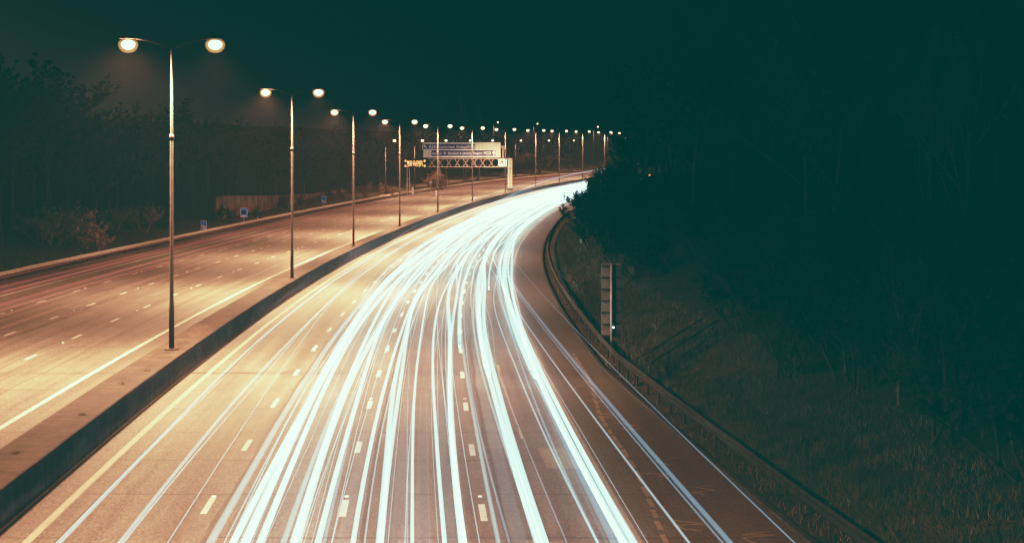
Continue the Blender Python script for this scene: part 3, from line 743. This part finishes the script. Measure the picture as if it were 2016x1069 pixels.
# little tubular fence on the left verge
d=134; a0=empty('tubular_fence',((50-1008)*d/F,d,ground_z(d,(50-1008)*d/F-CX(d))),'low tubular fence panel half hidden in the dark at the far left','fence')
for p,q in [((-1.4,0,1.6),(.9,0,.95)),((-.9,0,.75),(.9,0,.1))]:
    mb=MB(); mb.tube([p,q],.022,6); mb.build('rail',M['steel_dim'],a0)
for x,h in ((-.85,1.45),(.9,.95)):
    mb=MB(); mb.tube([(x,0,-.3),(x,0,h)],.025,6); mb.build('post',M['steel_dim'],a0)

# ------------------------------------------------------------------ noise fence left
fpts=[(425,387.5,222),(440,387,228),(520,386.5,255),(572,385,275),(620,382,298),(660,375.5,322),(700,368,350),(745,362,385)]
nf=empty('timber_fence',((440-1008)*228/F,228,0),'long brown timber noise fence behind the bushes of the left verge','fence')
mb=MB(); cap=MB()
for i in range(len(fpts)-1):
    (xa,ya,da),(xb,yb,db)=fpts[i],fpts[i+1]; n=int(max(6,(db-da)/.5))
    for k in range(n):
        f,g=k/n,(k+1)/n; dA,dB=lerp(da,db,f),lerp(da,db,g); xA,xB=lerp(xa,xb,f),lerp(xa,xb,g); yA,yB=lerp(ya,yb,f),lerp(ya,yb,g)
        pA=Vector(((xA-1008)*dA/F,dA,CAMZ-(yA-331)*dA/F)); pB=Vector(((xB-1008)*dB/F,dB,CAMZ-(yB-331)*dB/F))
        c=(pA+pB)/2; L=(pB-pA); ang=math.atan2(L.y,L.x); off=.03*(k%2)
        mb.box((c.x,c.y+off,c.z-1.6),(L.length*.96,.03,3.2),Matrix.Rotation(ang,3,'Z'))
        cap.bar(pA+Vector((0,0,.05)),pB+Vector((0,0,.05)),.09,.06)
attach(mb.build('boards',M['wood']),nf); attach(cap.build('top_rail',M['wood']),nf)

# ------------------------------------------------------------------ trees and shrubs
def make_tree(kind, seed, name, bark, tw, ivy=False):
    r=random.Random(seed); tr=MB(); cr=MB(); H=12.0
    ends=[]
    def branch(p,dirv,L,rad,lvl):
        n=4 if lvl<2 else 3; pts=[p]; rr=[rad]; dv=dirv.copy()
        for k in range(n):
            dv=(dv+Vector((r.uniform(-1,1),r.uniform(-1,1),r.uniform(-.4,.8)))*(.16 if lvl else .07)).normalized()
            p=p+dv*(L/n); pts.append(p); rr.append(rad*(1-.55*(k+1)/n))
        (tr if lvl<2 else cr).tube(pts,rr,6 if lvl==0 else 4 if lvl<3 else 3,cap=False)
        if lvl>=3:
            ends.append((pts,dv)); return
        nb={0:9,1:5,2:4}[lvl]
        for k in range(nb):
            f=r.uniform(.35 if lvl==0 else .2,1.0) if k else 1.0
            i=min(n-1,int(f*n)); q=pts[i].lerp(pts[i+1],f*n-i if f<1 else 1)
            az=r.uniform(0,6.28); tilt=r.uniform(.45,1.0) if k else .25
            side=Vector((math.cos(az),math.sin(az),0)); nd=(dv*math.cos(tilt)+side*math.sin(tilt)+Vector((0,0,.18))).normalized()
            branch(q,nd,L*r.uniform(.42,.62)*(1.1 if lvl==0 else 1),rad*(1-.5*f)*.55,lvl+1)
    if kind=='tree': branch(Vector((0,0,-.3)),Vector((0,0,1)),7.2,.20,0)
    else:
        for k in range(8):
            a=r.uniform(0,6.28); t_=r.uniform(.1,.8); branch(Vector((r.uniform(-.9,.9),r.uniform(-.5,.5),-.1)),Vector((math.cos(a)*math.sin(t_),math.sin(a)*math.sin(t_),math.cos(t_))),r.uniform(1.5,2.4),.045,1)
    # twigs and withered leaves
    for pts,dv in ends:
        for k in range(11 if kind=='tree' else 10):
            i=r.randrange(len(pts)-1); q=pts[i].lerp(pts[i+1],r.random())
            w=(dv+Vector((r.uniform(-1,1),r.uniform(-1,1),r.uniform(-.6,1)))*.9).normalized(); L=r.uniform(.25,.7)*(1 if kind=='tree' else .5)
            s=w.cross(Vector((r.random(),r.random(),r.random()))).normalized()*(.012 if kind=='tree' else .009)
            cr.face([q-s,q+s,q+w*L])
            if r.random()<(.9 if ivy else .35):
                c=q+w*L*r.random(); a=Vector((r.uniform(-1,1),r.uniform(-1,1),r.uniform(-1,1))).normalized()*(r.uniform(.05,.12)*(2.4 if kind=='tree' else 1) if ivy else r.uniform(.02,.06)); b=a.cross(w)*.8
                cr.face([c-a,c+b,c+a,c-b])
    root=bpy.data.objects.new(name,None); COL.objects.link(root)
    tr.build('trunk' if kind=='tree' else 'stem',bark,root,smooth=True); cr.build('crown' if kind=='tree' else 'foliage',tw,root)
    return root
protos={}
def place(key, d, u, sc, label, cat, group, sx=1.0, z=None):
    kind,seed,bark,tw,ivy=TYPES[key]; nm='tree' if kind=='tree' else 'shrub'
    if key=='birch': nm='birch_tree'
    if key not in protos: protos[key]=make_tree(kind,seed,nm,M[bark],M[tw],ivy); o=protos[key]
    else: o=copy_tree(protos[key])
    o.location=(CX(d)+u,d,(ground_z(d,u) if z is None else z)-.1); o.rotation_euler=(0,0,random.uniform(0,6.28)); o.scale=(sc*sx,sc*sx,sc)
    return tag(o,label,cat,group)
TYPES={'t1':('tree',11,'bark','twig',False),'t2':('tree',23,'bark','twig',False),'t3':('tree',37,'bark','leaf_dark',True),'t4':('tree',51,'bark','leaf_dark',True),
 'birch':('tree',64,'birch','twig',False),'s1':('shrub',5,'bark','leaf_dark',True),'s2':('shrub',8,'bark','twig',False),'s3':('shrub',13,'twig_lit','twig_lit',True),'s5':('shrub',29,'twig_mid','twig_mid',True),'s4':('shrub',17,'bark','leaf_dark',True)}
# right bank: dark wood
gR='dark trees of the right bank'
for i in range(46):
    d=random.choice([random.uniform(48,150),random.uniform(150,330),random.uniform(230,420)]); u=random.uniform(29,52)
    if CX(d)+u > d*.345+12: u=26+random.random()*6
    place(random.choice(['t1','t2','t3','t4']),d,u,random.uniform(.75,1.25),'dark tree in the unlit wood on the right bank','tree',gR,1.15)
gS='dark scrub on the right bank'
for i in range(120):
    d=random.uniform(28,230) if i<75 else random.uniform(28,70); u=22.9+widen(d)*.9+random.uniform(0,7)**1.0
    place(random.choice(['s1','s4','s2']),d,u,random.uniform(.7,1.25),'low dark shrub in the unlit scrub on the right bank','shrub',gS,1.3)
for i in range(26):
    d = 232+i*4.6; u = 22.0+random.uniform(-.2,1.8)
    place(random.choice(['s1','s4','s2']),d,u,random.uniform(.85,1.2)*(1+.025*i),'black shrub leaning over the shoulder where the road bends out of sight','shrub','shrubs at the inside of the bend',1.15)
for i in range(14):
    d=250+i*9; place(random.choice(['t3','t4','t1']),d,27+random.uniform(0,5),random.uniform(.62,.85),'dark tree behind the shrubs at the inside of the bend','tree','trees at the inside of the bend',1.3)
# pale birches that just catch light
for (x,d,sc,lab) in [(1838,62,.75,'pale birch with forked trunk, faint in the dark on the right'),(1770,47,.42,'thin pale sapling at the edge of the lit grass, lower right'),(1900,58,.8,'faint pale birch at the far right edge of the wood')]:
    X=(x-1008)*d/F; place('birch',d,X-CX(d),sc,lab,'tree','birches on the right bank',.8)
# left: skyline wood
gL='dark trees beyond the left verge'
sky=[(-60,110,150),(0,120,150),(60,128,160),(110,145,170),(150,190,175),(200,215,190),(250,214,200),(300,216,215),(350,212,230),(400,210,240),(450,228,255),(500,236,270),(560,240,290),(620,246,300),(680,250,320),(740,252,340),(800,262,380),(860,262,420),(930,266,470),(1000,268,520),(1060,268,560),(1110,266,600)]
for i,(x,y,d) in enumerate(sky):
    for q in range(2):
        dd=d+random.uniform(-8,22)+q*14; X=(x+random.uniform(-22,22)-1008)*dd/F; u=min(X-CX(dd),-33); gzv=ground_z(dd,u); top=CAMZ+(331-y-random.uniform(-6,22))*dd/F
        sc=max(.5,(top-gzv)/12.6)
        place(random.choice(['t3','t4','t3','t2']),dd,u,sc,'dark tree in the wood on the skyline beyond the left verge','tree',gL,1.25)
for i in range(30):
    d=random.uniform(140,480); place(random.choice(['s1','s2','s4','s2']),d,-27.5-random.uniform(0,9)-(6 if d>310 else 0),random.uniform(.35,.7),'dim brown shrub on the slope behind the left guard rail','shrub','shrubs behind the left rail',1.3)
# dark shrubs in front of the noise fence
for i,(x,d,sc) in enumerate([(430,224,.8),(452,229,.6),(508,238,.7),(545,250,.65),(560,262,.95),(592,276,.6),(608,283,.5),(650,305,.6),(672,318,1.1),(688,330,.9),(715,345,.5)]):
    X=(x-1008)*(d-3)/F; place(random.choice(['s1','s2','s4']),d-3,X-CX(d-3),sc,'dark shrub standing in front of the timber noise fence','shrub','shrubs in front of the fence',.9)
# shrubs under the lamp light, strengthened by paler twig colours
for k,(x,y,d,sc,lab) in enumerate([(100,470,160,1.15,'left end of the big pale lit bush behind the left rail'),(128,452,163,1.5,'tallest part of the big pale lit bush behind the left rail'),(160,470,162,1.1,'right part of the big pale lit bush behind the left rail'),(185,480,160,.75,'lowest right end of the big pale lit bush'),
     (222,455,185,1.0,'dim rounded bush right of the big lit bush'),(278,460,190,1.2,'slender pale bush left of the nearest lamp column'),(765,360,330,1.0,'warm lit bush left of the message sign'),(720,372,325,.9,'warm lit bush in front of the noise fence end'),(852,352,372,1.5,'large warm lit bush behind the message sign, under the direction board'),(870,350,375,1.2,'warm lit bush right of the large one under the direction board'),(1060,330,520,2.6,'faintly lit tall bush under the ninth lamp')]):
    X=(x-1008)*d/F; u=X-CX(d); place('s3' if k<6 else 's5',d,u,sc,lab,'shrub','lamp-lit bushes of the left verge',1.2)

# ------------------------------------------------------------------ grass (stuff)
def grass(name, m, n, dfun, ufun, L0, L1, w, label):
    V=np.zeros((n*3,3),dtype=np.float32); i=0
    for k in range(n):
        d=dfun(); u=ufun(d); x,y,z=CX(d)+u,d,CZ(d)+prof(u,d)-.03
        a=random.uniform(0,6.28); L=random.uniform(L0,L1)*(1+.6*math.sin(d*1.7+u*2.1)*math.sin(d*.6-u)); lean=random.uniform(.1,.9)
        c,s=math.cos(a)*w,math.sin(a)*w; b=random.uniform(0,6.28)
        V[i]=(x-c,y-s,z); V[i+1]=(x+c,y+s,z); V[i+2]=(x+math.cos(b)*L*lean,y+math.sin(b)*L*lean,z+L); i+=3
    me=bpy.data.meshes.new(name); me.vertices.add(n*3); me.vertices.foreach_set('co',V.ravel()); me.loops.add(n*3); me.loops.foreach_set('vertex_index',np.arange(n*3,dtype=np.int32))
    me.polygons.add(n); me.polygons.foreach_set('loop_start',np.arange(0,n*3,3,dtype=np.int32)); me.polygons.foreach_set('loop_total',np.full(n,3,dtype=np.int32)); me.update(calc_edges=True); me.validate()
    me.materials.append(m); o=bpy.data.objects.new(name,me); COL.objects.link(o); tag(o,label,'grass',kind='stuff')
dn=lambda: 30+ (random.random()**1.7)*190
grass('grass', M['grass'], 90000, dn, lambda d: 19.75+widen(d)+abs(random.gauss(0,1))*1.5, .10,.36,.010,'rough grass on the right bank behind the guard rail')
grass('grass', M['grass_lit'], 30000, dn, lambda d: 18.6+widen(d)+random.random()*5.0, .06,.30,.009,'grass tufts in a paler lamp-lit tone along the right guard rail')
grass('grass', M['grass'], 40000, lambda: 90+random.random()*260, lambda d: -23.5-abs(random.gauss(0,1))*3.0, .10,.40,.018,'rough grass on the left verge behind the guard rail')

# ------------------------------------------------------------------ night sky with town glow low on the left, thin mist
W=bpy.data.worlds.new('World'); S.world=W; W.use_nodes=True; t=NT(W); t.n['Background'].inputs['Color'].default_value=(.0006,.0012,.0014,1)
mist=t.new('ShaderNodeVolumeScatter'); mist.inputs['Density'].default_value=.00006; mist.inputs['Anisotropy'].default_value=.6
t.link(mist.outputs[0], t.n['World Output'].inputs['Volume'])
m=bpy.data.materials.new('night_sky'); m.use_nodes=True; t=NT(m); t.n.clear(); o_=t.new('ShaderNodeOutputMaterial'); bg=t.new('ShaderNodeEmission')
geo=t.new('ShaderNodeNewGeometry'); tc=t.mapping(geo.outputs['Position'],(1/3400,1/3400,1/3400)); sp_=t.new('ShaderNodeSeparateXYZ'); t.link(tc,sp_.inputs[0])
el=t.math('MULTIPLY_ADD', sp_.outputs[2], -4.2, 1.0, clamp=True); el=t.math('POWER', el, 2.0)
lf=t.math('MULTIPLY_ADD', sp_.outputs[0], -2.6, .12, clamp=True)
cl=t.noise(t.mapping(tc,(3,3,9)),1,4); f=t.math('MULTIPLY', t.math('MULTIPLY',el,lf), t.math('MULTIPLY_ADD',cl,1.2,.4))
t.link(t.mix(f,(.0008,.0016,.0016),(.040,.034,.030)), bg.inputs['Color']); t.link(bg.outputs[0],o_.inputs[0]); m.cycles.emission_sampling='NONE'
mb=MB(); nseg,nr=48,14
for k in range(nr+1):
    a=math.radians(-12+k*(101.9/nr)); 
    for j in range(nseg): b=2*math.pi*j/nseg; mb.v.append((3400*math.cos(a)*math.cos(b),3400*math.cos(a)*math.sin(b),3400*math.sin(a)))
for k in range(nr):
    for j in range(nseg): mb.f.append((k*nseg+j,(k+1)*nseg+j,(k+1)*nseg+(j+1)%nseg,k*nseg+(j+1)%nseg)); mb.uv+=[(0,0)]*4
tag(mb.build('sky',m,smooth=True),kind='structure')

# ------------------------------------------------------------------ camera and film response
cam=bpy.data.cameras.new('camera'); co=bpy.data.objects.new('camera',cam); COL.objects.link(co); S.camera=co
co.location=(0,0,CAMZ); co.rotation_euler=(math.radians(90),0,0)
cam.sensor_width=36; cam.sensor_fit='HORIZONTAL'; cam.lens=36*F/2016; cam.shift_y=-(534.5-331)/2016; cam.clip_start=.1; cam.clip_end=6000
vs=S.view_settings; S.display_settings.display_device='sRGB'; vs.view_transform='Standard'; vs.look='None'; vs.exposure=0; vs.gamma=1
vs.use_curve_mapping=True; cm=vs.curve_mapping; cm.use_clip=True; cm.clip_max_x=3.0; cm.clip_max_y=3.0; cm.extend='HORIZONTAL'
def curve(c,pts):
    while len(c.points)>2: c.points.remove(c.points[1])
    c.points[0].location=pts[0]; c.points[1].location=pts[-1]
    for p in pts[1:-1]: c.points.new(*p)
curve(cm.curves[0],[(0,0),(.03,.012),(.10,.062),(.25,.180),(.45,.33),(.9,.57),(1.4,.72),(2,.82),(3,.86)])
curve(cm.curves[1],[(0,.0305),(.03,.043),(.08,.088),(.14,.145),(.30,.305),(.6,.60),(1.0,.84),(1.5,.95),(3,1)])
curve(cm.curves[2],[(0,.0262),(.03,.042),(.10,.112),(.30,.305),(.6,.56),(1.0,.77),(1.5,.87),(3,.92)])
cm.curves[3].points[1].location=(3,3)
for p in cm.curves[3].points: p.handle_type='VECTOR'
cm.update()
S.render.engine='CYCLES'; cy=S.cycles
cy.use_denoising=True; cy.use_adaptive_sampling=True; cy.adaptive_threshold=.04; cy.adaptive_min_samples=20; cy.max_bounces=4; cy.diffuse_bounces=2; cy.glossy_bounces=2; cy.transparent_max_bounces=160
cy.sample_clamp_indirect=4; cy.use_light_tree=True; cy.caustics_reflective=False; cy.caustics_refractive=False
